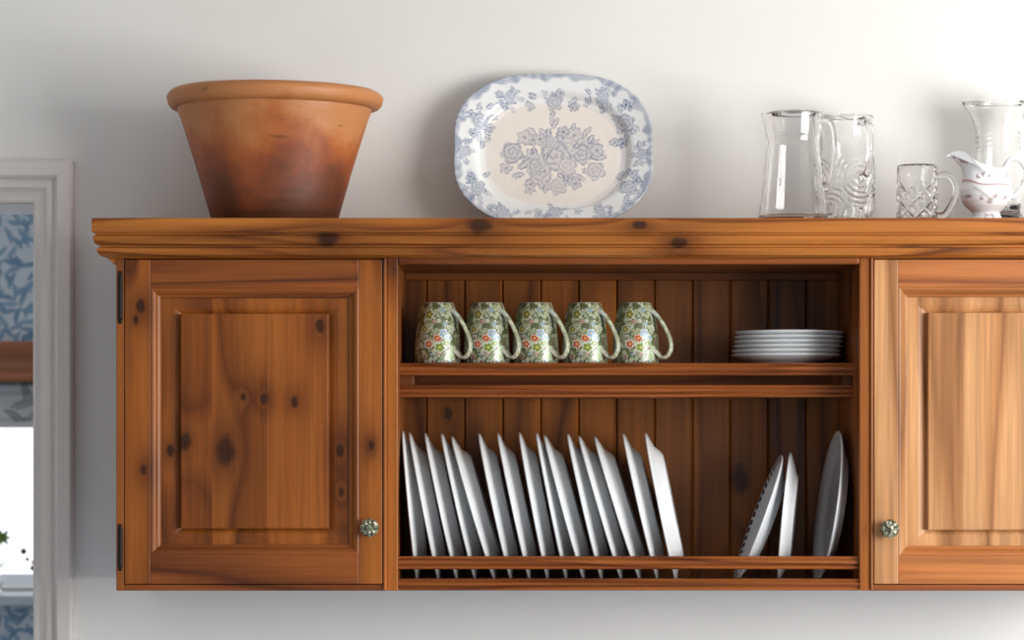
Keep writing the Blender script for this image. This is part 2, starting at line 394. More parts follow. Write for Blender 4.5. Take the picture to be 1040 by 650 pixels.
# cornice: mitred moulding with the top board
def corn(px, py): return (X(118, YF) - X(px, YF), Z(py, YF - 0.03))
cprof = [(-0.03, CZT), (0.0375, CZT), (0.0385, CZT - 0.0012), (0.0385, Z(234.6, 4.052)), (0.0375, Z(235.6, 4.052)), (0.0315, Z(236.2, 4.055)), (0.0315, Z(237.8, 4.055)),
         (0.0365, Z(239.5, 4.055)), (0.0362, Z(243.5, 4.055)), (0.033, Z(247.3, 4.057)), (0.0250, Z(248.8, 4.06)), (0.0250, Z(250.6, 4.06)),
         (0.0305, Z(251.8, 4.06)), (0.0300, Z(255.6, 4.06)), (0.0270, Z(258.6, 4.062)), (0.018, Z(260.6, 4.07)), (0.003, Z(262.4, 4.087)), (-0.004, Z(262.6, 4.09)), (-0.004, CZT - 0.012), (-0.03, CZT - 0.012)]
loops = []
for o_, z_ in cprof:
    if o_ > 0: o_ *= 0.85
    loops.append([(CXL - o_, WALL - 0.001, z_), (CXL - o_, YF - o_, z_), (CXR + o_, YF - o_, z_), (CXR + o_, WALL - 0.001, z_)])
mb = MB(); mb.rings(loops, closed=False, cap0=False, cap1=False, smooth=False, wrap=True)
mb.box(CXL + 0.029, CXR - 0.029, YF + 0.029, WALL - 0.001, CZT - 0.012, CZT)
# coved returns on the two ends
for s, xe in ((-1, CXL), (1, CXR)):
    pr = [(0.0, Z(269.5, YF)), (0.004, Z(268.0, YF)), (0.012, Z(263, YF)), (0.019, Z(257.5, YF)), (0.0245, Z(254.5, YF)), (0.0, Z(253, YF))]
    a = [(xe + s * o_, YF + 0.002, z_) for o_, z_ in pr]; b = [(xe + s * o_, WALL - 0.001, z_) for o_, z_ in pr]
    mb.rings([a, b], smooth=False)
part('cornice', mb, w_corn)

# tongue-and-groove back
mb = MB(); bw = 38.6 * BACK / F; x = X(433, BACK) - 2 * bw
part_prof = []
while x < OR + 0.02:
    a, b = max(x, OL - 0.004), min(x + bw, OR + 0.004)
    if b - a > 0.01: mb.box(a + 0.0002, b - 0.0002, BACK, BACK + 0.012, CZB + 0.002, CZT - 0.03, 0.0028, 1)
    x += bw
mb.box(CXL + 0.017, CXR - 0.017, BACK + 0.010, BACK + 0.018, CZB + 0.002, CZT - 0.03)
part('back_panel', mb, w_back)
part('back_rail', MB().box(OL, OR, BACK - 0.016, BACK, Z(284.5, BACK - 0.016), Z(262, YF), 0.002), w_inx)

def rail_prof(y0, z0, z1, d=0.016):               # two rounded reeds with a groove between
    hgt = z1 - z0; out = []
    for f0, f1, dep in ((0.0, 0.26, 0.0026), (0.30, 0.78, 0.0045), (0.82, 1.0, 0.0022)):
        for k in range(7):
            u = k / 6; out.append((y0 - dep * math.sin(PI * u) ** 0.7 if 0 < u < 1 else y0, z0 + hgt * (f0 + (f1 - f0) * u)))
    return out + [(y0 + d, z1), (y0 + d, z0)]
SY = 4.160
SHZ = Z(369, SY)
mb = MB(); mb.prism_x(rail_prof(SY + 0.0045, Z(381.3, SY), SHZ + 0.0006), OL, OR); mb.box(OL, OR, SY + 0.018, BACK, SHZ - 0.014, SHZ - 0.0001)
part('shelf', mb, w_rail)
part('shelf_rail', MB().prism_x(rail_prof(SY + 0.0045, Z(403.3, SY), Z(391, SY), 0.018), OL, OR), w_rail)
RY = 4.096
part('plate_rail', MB().prism_x(rail_prof(RY + 0.0045, Z(578.3, RY), Z(565.3, RY), 0.012), OL, OR), w_rail)
part('bottom_rail', MB().prism_x(rail_prof(RY, CZB, Z(588, RY), 0.016), OL, OR), w_rail)
# shelf bearers on the partitions
for x0, x1 in ((OL, OL + 0.021), (OR - 0.014, OR)): part('shelf_bearer', MB().box(x0, x1, SY + 0.026, BACK, Z(403, SY), SHZ - 0.0145, 0.001), w_inx)
part('gap_shade_board', MB().box(OL + 0.021, OR - 0.014, SY + 0.180, SY + 0.196, Z(403, SY), SHZ - 0.0145, 0.001), w_inx)  # added board: hides the back boards and keeps the gap under the shelf dark

# doors
def make_door(x0, x1, mats, cuts):
    w_v, w_h, w_panel = mats
    sl_, sr_, zt_, zb_ = cuts                       # inner edges of stiles and rails
    y = YF - 0.001; d = 0.021
    mb = MB()
    mb.box(x0, sl_, y, y + d, DZ0, DZ1, 0.0016, 2, 0); mb.box(sr_, x1, y, y + d, DZ0, DZ1, 0.0016, 2, 0)
    mb.box(sl_ - 0.0004, sr_ + 0.0004, y + 0.0003, y + d, DZ0, zb_, 0.0012, 2, 1); mb.box(sl_ - 0.0004, sr_ + 0.0004, y + 0.0003, y + d, zt_, DZ1, 0.0012, 2, 1)
    door = part('cabinet_door', mb, [w_v, w_h])
    mo = [(-0.0005, y + 0.0005), (0.001, y - 0.0005), (0.004, y + 0.0000), (0.0075, y + 0.003), (0.0105, y + 0.0075), (0.013, y + 0.0092), (0.0145, y + 0.0098), (0.0150, y + 0.0120), (0.0150, y + 0.0150)]
    part('moulding', MB().rect_sweep(sl_, sr_, zb_, zt_, mo, mis=(0, 1)), [w_v, w_h], door)
    pn = [(0.004, y + 0.0165), (0.012, y + 0.0132), (0.020, y + 0.0128), (0.0320, y + 0.0126), (0.0375, y + 0.0136), (0.0420, y + 0.0152), (0.0448, y + 0.0166), (0.0457, y + 0.0166), (0.0460, y + 0.0056), (0.0464, y + 0.0040), (0.0485, y + 0.0034)]
    part('door_panel', MB().rect_sweep(sl_, sr_, zb_, zt_, pn, cap=True, fz=0.86), w_panel, door)
    return door
d1 = make_door(*D1, (w_v, w_h, w_panel), (X(153, YF), X(364, YF), Z(292.5, YF), Z(563, YF)))
d2 = make_door(*D2, (f_v, f_h, f_panel), (X(912.5, YF), X(1124, YF), Z(291.5, YF), Z(564.5, YF)))

# knobs: fluted, mottled green-grey
t = NT('mottled_green_knob'); o_ = t.obj()
nn = t.noise(o_, 210, 3, 0.6)
t.set(Base_Color=t.ramp(nn, [(0.36, srgb(44, 42, 28)), (0.47, srgb(108, 110, 84)), (0.56, srgb(152, 152, 126)), (0.66, srgb(224, 216, 192))]), Roughness=0.22, Metallic=0.25)
t.b.inputs['Coat Weight'].default_value = 0.6
t.bump(nn, 0.5, 0.001)
m_knob = t.m
m_iron = plain('black_iron', srgb(34, 30, 28), 0.5, 0.7)
m_rose = plain('knob_backplate', srgb(110, 104, 88), 0.35, 0.8)
def knob(px, py, door):
    c = Vector((X(px, YF - 0.02), YF - 0.001, Z(py, YF - 0.02)))
    xf = Matrix.Translation(c) @ Matrix.Rotation(PI / 2, 4, 'X')      # lathe axis towards the room
    mb = MB()
    prof = [(0.0075, 0.008), (0.011, 0.0095), (0.0142, 0.0125), (0.0150, 0.0155), (0.0146, 0.0185), (0.0126, 0.0215), (0.0098, 0.0232), (0.0066, 0.0232), (0.0052, 0.0228), (0.0048, 0.0246), (0.003, 0.0256), (0.0008, 0.0258)]
    def fn(th, k, r, z):
        amp = 0.085 if 1 <= k <= 8 else 0.0
        rr = r * (1 - amp * abs(math.sin(4 * th)) ** 0.6 + amp * 0.3); zz = z - (0.0016 * abs(math.sin(4 * th)) ** 4 if 5 <= k <= 8 else 0)
        return (rr * math.cos(th), rr * math.sin(th), zz)
    mb.lathe(prof, seg=96, fn=fn)
    k = mb.build('knob', m_knob, door, xf=xf)
    # the collar is part of the same pull
    MB2 = MB(); MB2.lathe([(0.0105, -0.0002), (0.0105, 0.0018), (0.0075, 0.0035), (0.0055, 0.006), (0.0062, 0.0086)], seg=32)
    MB2.build('knob_collar', m_rose, door, xf=xf)
knob(375, 536, d1); knob(904, 537, d2)
# hinges: barrel with finials and a thin leaf in the joint
def hinge(x, pz0, pz1, door):
    z0, z1 = Z(pz0, YF), Z(pz1, YF); mb = MB(); y = YF - 0.002
    mb.lathe([(0.0008, z0 - 0.006), (0.0026, z0 - 0.0045), (0.0022, z0 - 0.002), (0.0032, z0)] + [(0.0036 - (0.0006 if k % 4 == 0 else 0), z0 + (z1 - z0) * k / 20) for k in range(21)] +
             [(0.0022, z1 + 0.002), (0.0026, z1 + 0.0045), (0.0008, z1 + 0.006)], (x, y, 0), 16)
    mb.box(x - 0.0026, x + 0.0035, YF - 0.0012, YF + 0.014, z0, z1)
    mb.build('hinge', m_iron, door)
for (a, b) in ((325, 279), (576, 536)):
    hinge(X(122.3, YF), a, b, d1); hinge(X(1154.3, YF), a, b, d2)

# ------------------------------------------------------------------ terracotta bowl
BY = 4.222; BS = F / BY
bx = X(279, BY); bz = CZT
t = NT('terracotta'); o_ = t.obj(); s = t.sep(o_)
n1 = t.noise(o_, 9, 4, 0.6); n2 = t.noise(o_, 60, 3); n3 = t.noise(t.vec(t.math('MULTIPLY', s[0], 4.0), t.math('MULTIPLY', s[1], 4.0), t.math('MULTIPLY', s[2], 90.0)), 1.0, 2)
burn_shade = t.math('ADD', t.math('MULTIPLY_ADD', s[2], -6.0, 1.05), t.math('MULTIPLY', t.math('SUBTRACT', n1, 0.5), 1.7))  # burnt clay low down, with the bowl's underside shade painted into it
col = t.ramp(burn_shade, [(0.0, srgb(194, 130, 76)), (0.28, srgb(174, 96, 42)), (0.55, srgb(134, 64, 27)), (0.72, srgb(98, 48, 24)), (1.0, srgb(58, 31, 18))])
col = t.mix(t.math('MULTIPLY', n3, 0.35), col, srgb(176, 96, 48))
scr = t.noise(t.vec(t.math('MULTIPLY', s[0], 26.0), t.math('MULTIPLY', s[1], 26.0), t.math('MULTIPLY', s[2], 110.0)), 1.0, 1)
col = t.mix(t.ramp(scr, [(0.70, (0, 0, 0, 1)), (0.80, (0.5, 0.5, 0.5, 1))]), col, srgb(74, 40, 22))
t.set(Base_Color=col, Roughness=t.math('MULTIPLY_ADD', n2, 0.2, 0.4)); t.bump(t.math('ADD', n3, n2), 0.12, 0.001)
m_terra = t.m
bowl = thing('terracotta_bowl', (bx, BY, bz), 'large flared terracotta bowl with rolled rim on top of the cabinet', 'bowl')
mb = MB(); H = 0.2215; Ri = 0.1640
prof = [(0.0955, 0.0), (0.098, 0.003), (0.110, 0.045), (0.1245, 0.095), (0.1385, 0.140), (0.1475, 0.168), (0.1535, 0.184), (0.1535, 0.190), (0.152, 0.196),
        (0.137, 0.190), (0.125, 0.140), (0.112, 0.095), (0.098, 0.045), (0.088, 0.014), (0.02, 0.012)]
mb.lathe(prof, (bx, BY, bz), 128, fn=lambda th, k, r, z: (r * math.cos(th) * (1 + 0.004 * math.sin(2 * th + 1)), r * math.sin(th), z + 0.0008 * math.sin(3 * th) * (z > 0.05)))
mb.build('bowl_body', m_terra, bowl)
mb = MB()
rim = []
for k in range(20):
    a = 2 * PI * k / 20
    rim.append((0.1545 + 0.0160 * math.cos(a) + (0.002 if math.sin(a) > 0 else 0), 0.1985 + 0.0145 * math.sin(a)))
mb.lathe(rim, (bx, BY, bz), 128, fn=lambda th, k, r, z: ((r + 0.0012 * math.sin(5 * th) + 0.0008 * math.sin(11 * th)) * math.cos(th), (r - 0.004 * (math.sin(th) > 0.97)) * math.sin(th), z + 0.0012 * math.sin(2 * th + 0.6)), wrap=True)
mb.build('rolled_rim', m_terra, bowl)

# ------------------------------------------------------------------ painted patterns (vertex colours for printed decoration)
def paint(o, cols):
    me = o.data; at = me.color_attributes.new('print', 'FLOAT_COLOR', 'POINT')
    at.data.foreach_set('color', np.concatenate([cols, np.ones((len(cols), 1))], 1).astype(np.float32).ravel())
def coords(o):
    v = np.empty(len(o.data.vertices) * 3, np.float32); o.data.vertices.foreach_get('co', v); return v.reshape(-1, 3).astype(float)
def printed(name, rough=0.14):
    t = NT(name); a = t.n('ShaderNodeAttribute', attribute_name='print')
    n = t.noise(t.obj(), 30, 2); k = t.math('MULTIPLY_ADD', n, 0.08, 0.96)
    t.set(Base_Color=t.mix(1.0, a.outputs['Color'], t.vec(k, k, k), 'MULTIPLY'), Roughness=rough)
    t.b.inputs['Coat Weight'].default_value = 0.3
    return t.m
L3 = lambda *c: np.array(srgb(*c)[:3])

class Art:                                          # intensity of the printed line work at sample points (u, v) in metres
    def __init__(self, u, v): self.u, self.v = u, v; self.I = np.zeros_like(u)
    def put(self, mask, val):
        self.I = np.where(mask, np.maximum(self.I * 0.35, val), self.I)
    def leaf(self, cx, cy, ang, Ln, W, k=0.7):
        du, dv = self.u - cx, self.v - cy
        a = (du * math.cos(ang) + dv * math.sin(ang)) / Ln; b = (-du * math.sin(ang) + dv * math.cos(ang)) / W
        q = np.abs(b) - (1 - (2 * a - 1) ** 2) * 0.5
        m = (q < 0) & (a > 0) & (a < 1)
        vein = np.abs(b) < 0.09; edge = q > -0.12
        self.put(m, np.where(vein, 0.15, np.where(edge, k, k * (0.55 + 0.25 * np.sin(a * 30 + np.abs(b) * 9)))))
    def rose(self, cx, cy, r, k=0.7, n=5, ph=0.0):
        du, dv = self.u - cx, self.v - cy
        d = np.hypot(du, dv) / r; th = np.arctan2(dv, du)
        out = 1 + 0.13 * np.cos(n * th + ph)
        sp = np.sin(d * 15 + 0.8 * np.sin(n * th + ph + d * 4) + th)
        self.put(d < out, np.clip(k * (0.62 + 0.30 * sp + 0.25 * (d > out - 0.13)), 0.05, 1))
    def bloom(self, cx, cy, r, k=0.6, n=5, ph=0.0):
        du, dv = self.u - cx, self.v - cy
        d = np.hypot(du, dv) / r; th = np.arctan2(dv, du)
        out = 0.62 + 0.38 * np.abs(np.cos(n * th / 2 + ph))
        self.put(d < out, np.where(d < 0.22, k * 1.25, np.where(d > out - 0.16, k * 1.1, k * (0.5 + 0.3 * np.sin(th * 14)))))
    def stem(self, x0, y0, x1, y1, wd=0.0009, k=0.6, bend=0.15):
        n = 14
        for i in range(n + 1):
            u = i / n; x = x0 + (x1 - x0) * u - (y1 - y0) * bend * math.sin(PI * u); y = y0 + (y1 - y0) * u + (x1 - x0) * bend * math.sin(PI * u)
            self.put(np.hypot(self.u - x, self.v - y) < wd, k)
    def spray(self, cx, cy, size, rnd, stretch=(1, 1)):
        for i in range(9):
            a = rnd.uniform(0, 2 * PI); d = rnd.uniform(0.35, 1.0) * size
            x, y = cx + math.cos(a) * d * stretch[0] * 0.6, cy + math.sin(a) * d * stretch[1] * 0.6
            self.leaf(x, y, a + rnd.uniform(-0.6, 0.6), size * 0.55, size * 0.26, rnd.uniform(0.5, 0.95))
        self.rose(cx, cy, size * 0.42, 0.65, 5, rnd.uniform(0, 6))
        for i in range(3):
            a = rnd.uniform(0, 2 * PI); self.bloom(cx + math.cos(a) * size * 0.62 * stretch[0], cy + math.sin(a) * size * 0.62 * stretch[1], size * 0.24, rnd.uniform(0.5, 0.9), 5, a)

# ---- platter leaning on the wall
PYB, PYT = 4.305, 4.385
pw = 201 * 4.36 / F / 2                                   # half width
ptop = Z(81, PYT); tilt = math.atan2(PYT - PYB, ptop - CZT); ph_ = math.hypot(PYT - PYB, ptop - CZT) / 2
def outline(th):
    e = 2.75; c, s_ = math.cos(th), math.sin(th)
    r = (abs(c) ** e + abs(s_) ** e) ** (-1 / e)
    r *= 1 + 0.006 * math.cos(8 * th + PI)
    return c * r, s_ * r
prof = [(0.0, 0.0), (0.30, 0.0), (0.55, 0.0), (0.66, 0.0004), (0.715, 0.003), (0.745, 0.0085), (0.77, 0.0125), (0.80, 0.0145), (0.88, 0.0175), (0.95, 0.0205), (0.985, 0.0222), (1.0, 0.0218), (1.0, 0.0192),
        (0.97, 0.0172), (0.80, 0.0105), (0.755, 0.005), (0.70, -0.003), (0.62, -0.005), (0.60, -0.0035), (0.3, -0.0035), (0.004, -0.0035)]
dense = []
for (r0, z0), (r1, z1) in zip(prof[:12], prof[1:12]):
    k = max(1, int((r1 - r0) / 0.0095))
    for i in range(k): dense.append((max(0.004, r0 + (r1 - r0) * i / k), z0 + (z1 - z0) * i / k))
dense += prof[11:]
mb = MB()
seg = 420
loops = []
for r, d in dense:
    l = []
    for i in range(seg):
        th = 2 * PI * i / seg; c, s_ = outline(th); f = max(0.0, (0.78 - r) / 0.78)
        # the well is a softer oval than the rim
        c2, s2 = math.cos(th) * 1.06, math.sin(th) * 1.06
        bl_ = min(1.0, max(0.0, (r - 0.55) / 0.4)); cc, ss = c * bl_ + c2 * (1 - bl_), s_ * bl_ + s2 * (1 - bl_)
        l.append((cc * r * pw, -d, ss * r * ph_))
    loops.append(l)
mb.rings(loops)
px_ = X(561.5, 4.36)
pl_loc = Vector((px_, PYB, CZT)) 
xf = Matrix.Translation(pl_loc) @ Matrix.Rotation(-tilt, 4, 'X') @ Matrix.Translation((0, 0.0, ph_ * 1.0 + 0.0005))
plat = mb.build('platter', printed('blue_transferware'), origin=tuple(pl_loc), xf=xf)
tag(plat, 'oval white platter with blue flower print leaning on the wall', 'platter')
co = coords(plat)
inv = (Matrix.Translation(-pl_loc) @ xf).inverted()
M = np.array(inv); lc = co @ M[:3, :3].T + M[:3, 3]
u, v = lc[:, 0], lc[:, 2]
ar = Art(u + 0.0006 * np.sin(v * 900), v + 0.0006 * np.sin(u * 800)); rnd = random.Random(21)
sx = 4.36 / F                                             # metres per pixel there
def pp(px, py): return ((px - 561.5) * sx, (150.0 - py) * sx * 1.02)
for k in range(54):                                      # outer leaves and twigs of the bouquet
    a = rnd.uniform(0, 2 * PI); d0 = rnd.uniform(0.4, 0.95); x, y = 0.072 * math.cos(a) * d0, 0.050 * math.sin(a) * d0
    ar.leaf(x, y, a + rnd.uniform(-0.7, 0.7), rnd.uniform(0.018, 0.030), rnd.uniform(0.008, 0.013), rnd.uniform(0.5, 0.85))
for (a, b, c, d) in ((565, 150, 612, 140), (560, 150, 515, 142), (560, 150, 520, 178), (565, 150, 600, 175)):
    ar.stem(*pp(a, b), *pp(c, d))
for (x, y, r, kind) in ((520, 148, 11, 0), (604, 168, 10, 0), (548, 170, 12, 0), (590, 150, 11, 0), (566, 185, 9, 0), (584, 182, 7, 1), (540, 150, 7, 1), (533, 132, 9, 1), (548, 134, 7, 1),
                        (583, 130, 10, 1), (572, 126, 7, 1), (606, 146, 8, 1), (545, 163, 9, 0), (576, 142, 11, 0), (538, 188, 6, 1), (514, 165, 7, 1), (563, 151, 16, 0), (560, 138, 8, 0), (575, 163, 10, 0)):
    (ar.rose if kind == 0 else ar.bloom)(*pp(x, y), r * sx, rnd.uniform(0.45, 0.68), 5, rnd.uniform(0, 6))
for (x, y) in ((542, 142), (566, 170), (588, 138), (553, 157), (575, 172)): ar.leaf(*pp(x, y), rnd.uniform(0, 6), 0.014, 0.009, 1.0)
for (x, y, sz, st) in ((563, 95, 13, (2.0, 0.7)), (518, 92, 10, (1.3, 0.9)), (488, 118, 14, (0.8, 1.4)), (472, 152, 10, (0.6, 1.3)), (486, 190, 13, (0.8, 1.4)), (510, 215, 10, (1.6, 0.6)), (563, 214, 12, (2.1, 0.6)), (608, 215, 9, (1.5, 0.6)),
                       (636, 190, 14, (0.8, 1.4)), (651, 155, 10, (0.6, 1.3)), (634, 120, 15, (0.9, 1.4)), (612, 94, 11, (1.4, 0.8))):
    ar.spray(*pp(x, y), sz * sx * 1.5, rnd, st)
rr_ = np.maximum(np.abs(u) / pw, np.abs(v) / ph_)
e = 2.75; rho = ((np.abs(u) / pw) ** e + (np.abs(v) / ph_) ** e) ** (1 / e)
th = np.arctan2(v / ph_, u / pw)
band = np.clip((rho - (0.925 + 0.022 * np.sin(th * 18) + 0.012 * np.sin(th * 41))) / 0.03, 0, 1) * (0.52 + 0.1 * np.sin(th * 90) * np.sin(rho * 160) + 0.12 * np.sin(th * 37 + 5 * np.sin(th * 7)))
front = lc[:, 1] < 0.0036
I = np.clip(np.maximum(ar.I, band), 0, 1) * 0.96 * (rho < 1.05)
nrm = np.empty(len(co) * 3, np.float32); plat.data.vertices.foreach_get('normal', nrm)
I = I * (np.arange(len(co)) < seg * (len(dense) - 8))
cream, blue = L3(236, 227, 217), L3(62, 90, 138)
wl = np.clip((rho - 0.62) / 0.12, 0, 1)[:, None]
paint(plat, (cream * (1 - wl) + L3(236, 237, 236) * wl) * (1 - I[:, None]) + blue * I[:, None])

# ------------------------------------------------------------------ mugs on the shelf
m_mug = printed('floral_glaze', 0.3)
m_hand = m_mug
MY = 4.222
mx = [X(p, MY) for p in (444.5, 494.5, 544.0, 594.0, 645.5)]
ML = ['green floral mug at the left end of the shelf row, nearest the left door', 'second floral mug from the left, between the end mug and the middle one',
      'middle one of the five green floral mugs on the shelf', 'fourth floral mug from the left, just before the last one in the row',
      'last floral mug on the right of the shelf row with open shelf beside it']
mug = thing('floral_mug', (mx[0], MY, SHZ), ML[0], 'mug', 'floral mugs in a row on the shelf')
o = (mx[0], MY, SHZ)
mb = MB()
outer = [(0.0350, 0.0), (0.0362, 0.001), (0.0366, 0.004), (0.0368, 0.014), (0.0364, 0.030), (0.0352, 0.048), (0.0334, 0.064), (0.0312, 0.076), (0.0288, 0.086), (0.0268, 0.0925), (0.0256, 0.0958)]
dn = []
for (r0, z0), (r1, z1) in zip(outer, outer[1:]):
    k = max(1, int((z1 - z0) / 0.0011))
    for i in range(k): dn.append((r0 + (r1 - r0) * i / k, z0 + (z1 - z0) * i / k))
nout = len(dn)
dn += [outer[-1], (0.0250, 0.0972), (0.0238, 0.0974), (0.0228, 0.0962), (0.0220, 0.094), (0.001, 0.094)]
inner = [(0.0345, 0.0), (0.0335, 0.002), (0.0335, 0.03), (0.030, 0.065), (0.024, 0.088), (0.001, 0.0895)]
mb.lathe(list(reversed(inner)) + dn, o, 260)
body = mb.build('mug_body', m_mug, mug)
def mug_cols(th, z, seed=3):
    rnd = random.Random(seed); u = th * 0.033; v = z; per = 2 * PI * 0.033
    c = np.tile(L3(92, 98, 58), (len(u), 1)) 
    wrap = lambda d: (d + per / 2) % per - per / 2
    def blob(cx, cz, ang, Ln, W, col, edge):
        nonlocal c
        du, dv = wrap(u - cx), v - cz
        a = (du * math.cos(ang) + dv * math.sin(ang)) / Ln; b = (-du * math.sin(ang) + dv * math.cos(ang)) / W
        q = np.abs(b) - (1 - a * a) * 0.5
        m1 = (q < 0.16) & (np.abs(a) < 1.12); m2 = (q < 0) & (np.abs(a) < 1)
        c = np.where(m1[:, None], edge, c); c = np.where(m2[:, None], col, c)
        m3 = (np.abs(b) < 0.07) & (np.abs(a) < 0.8); c = np.where(m3[:, None], edge, c)
    def fl(cx, cz, r, n, col, edge, mid, ph):
        nonlocal c
        du, dv = wrap(u - cx), v - cz; d = np.hypot(du, dv) / r; t_ = np.arctan2(dv, du)
        out = 0.6 + 0.4 * np.abs(np.cos(n * t_ / 2 + ph))
        c = np.where((d < out + 0.22)[:, None], edge, c); c = np.where((d < out)[:, None], col, c); c = np.where((d < 0.25)[:, None], mid, c)
    W_, CR = L3(226, 228, 206), L3(206, 214, 176)
    G = [L3(88, 106, 58), L3(112, 120, 48), L3(66, 86, 56), L3(146, 156, 108), L3(128, 116, 46), L3(172, 184, 150), L3(108, 130, 94), L3(150, 140, 96)]
    for k in range(620):
        blob(rnd.uniform(0, per), rnd.uniform(0, 0.097), rnd.uniform(0, PI), rnd.uniform(0.003, 0.0068), rnd.uniform(0.0026, 0.005), rnd.choice(G), rnd.choice((W_, CR, CR, L3(54, 66, 40))))
    for k in range(90):
        fl(rnd.uniform(0, per), rnd.uniform(0.0, 0.097), rnd.uniform(0.0022, 0.0042), rnd.choice((5, 6)), rnd.choice((W_, L3(214, 206, 190), L3(196, 150, 140), L3(150, 176, 190))), L3(70, 88, 52), rnd.choice((L3(120, 60, 50), L3(150, 140, 60))), rnd.uniform(0, 3))
    for k in range(60):
        fl(rnd.uniform(0, per), rnd.uniform(0.0, 0.04), rnd.uniform(0.0018, 0.003), 5, rnd.choice((L3(150, 62, 56), L3(128, 70, 74), W_)), W_, L3(90, 40, 40), rnd.uniform(0, 3))
    f0 = -PI / 2
    for (da, z, r, col) in ((0.02, 0.0405, 0.0062, L3(200, 82, 44)), (-0.36, 0.031, 0.0062, L3(196, 74, 40)), (0.30, 0.048, 0.0066, L3(140, 176, 206)), (0.52, 0.040, 0.0052, L3(150, 186, 206)), (-0.6, 0.055, 0.006, L3(140, 130, 44)),
                            (0.12, 0.026, 0.0075, L3(120, 146, 44)), (0.42, 0.032, 0.0055, L3(120, 160, 70)), (-0.42, 0.078, 0.008, L3(128, 130, 44)), (2.2, 0.05, 0.006, L3(196, 78, 44)), (3.4, 0.035, 0.006, L3(190, 74, 44)), (2.8, 0.06, 0.006, L3(140, 176, 206)),
                            (0.62, 0.012, 0.0075, L3(176, 206, 164)), (0.75, 0.022, 0.006, L3(184, 212, 172))):
        fl((f0 + da) * 0.033, z, r, 5, col, W_, L3(230, 200, 120), 0.3 + da)
    return c
co = coords(body)
th = np.arctan2(co[:, 1], co[:, 0]); cc = mug_cols(th, co[:, 2])
rr = np.hypot(co[:, 0], co[:, 1])
inside = np.arange(len(co)) < 260 * len(inner)
cc[inside | (co[:, 2] > 0.0962)] = L3(214, 218, 196)
paint(body, cc * 0.82)
mb = MB()
ha = math.radians(-34)
def hp(r, z): return (o[0] + r * math.cos(ha), o[1] + r * math.sin(ha), o[2] + z)
mb.tube([hp(0.0275, 0.0845), hp(0.0335, 0.081), hp(0.044, 0.070), hp(0.0545, 0.054), hp(0.0618, 0.038), hp(0.0630, 0.024), hp(0.0565, 0.0125), hp(0.0470, 0.0105), hp(0.0400, 0.0165), hp(0.0345, 0.0205)],
        [0.0042, 0.0034, 0.0029, 0.0028, 0.0029, 0.0030, 0.0031, 0.0034, 0.0042, 0.0056], 18, 1.75, (-math.sin(ha), math.cos(ha), 0), 9)
hd = mb.build('handle', m_mug, mug)
co = coords(hd); rh = co[:, 0] * math.cos(ha) + co[:, 1] * math.sin(ha); side = -co[:, 0] * math.sin(ha) + co[:, 1] * math.cos(ha)
hc = mug_cols(side / 0.033 + 2.0 + co[:, 2] * 40, rh * 1.3, 9)
edge = np.clip((np.abs(side) - 0.0048) / 0.0016, 0, 1)[:, None]
paint(hd, (hc * 0.6 + L3(206, 206, 180) * 0.4) * (1 - edge) + L3(206, 202, 184) * edge)
for k in range(1, 5): dup(mug, (mx[k], MY, SHZ), ML[k], rot=(0, 0, (0, -0.05, -0.07, -0.03, 0.06)[k]))

# ------------------------------------------------------------------ plates
t = NT('white_glaze'); n = t.noise(t.obj(), 8, 2)
t.set(Base_Color=t.ramp(n, [(0.3, srgb(222, 224, 226)), (0.7, srgb(230, 231, 231))]), Roughness=0.16); t.b.inputs['Coat Weight'].default_value = 0.3
m_plate = t.m
def plate_mesh(name, Rr, h, foot, mat, seg=96):
    k = Rr
    prof = [(0.001, 0.0045), (foot * 0.96, 0.0042), (foot * 1.06, 0.0055), (foot * 1.16, 0.0085), (k * 0.80, h - 0.0055), (k * 0.93, h - 0.0018), (k * 0.985, h), (k, h - 0.0006), (k, h - 0.0024),
            (k * 0.97, h - 0.0044), (k * 0.80, h - 0.0110), (foot * 1.13, 0.0036), (foot * 1.07, 0.0012), (foot * 1.05, 0.0), (foot * 0.97, 0.0), (foot * 0.94, 0.0016), (0.001, 0.0018)]
    mb = MB(); mb.lathe(prof, seg=seg)
    return mb.build(name, mat)
# stack on the shelf
SX, SYY = X(800.5, 4.266), 4.266
names = ['lowest plate, resting on the shelf, of the white stack at the right', 'second white plate from the bottom of the stack on the shelf', 'third white plate from the bottom of the stack on the shelf',
         'third white plate from the top of the stack on the shelf', 'white plate just under the topmost one of the shelf stack', 'topmost white plate of the small stack on the shelf']
side0 = plate_mesh('side_plate', 0.0875, 0.0170, 0.052, m_plate)
for k in range(6):
    p = side0 if k == 0 else side0.copy()
    if k: C.objects.link(p)
    p.location = (SX + (-0.0030, -0.0026, -0.001, 0.0, 0.0012, 0.0014)[k], SYY + R.uniform(-0.0012, 0.0012), SHZ + 0.0002 + k * 0.0073)
    p.rotation_euler = (0, 0, R.uniform(0, 6))
    tag(p, names[k], 'plate', 'white plates stacked on the shelf')
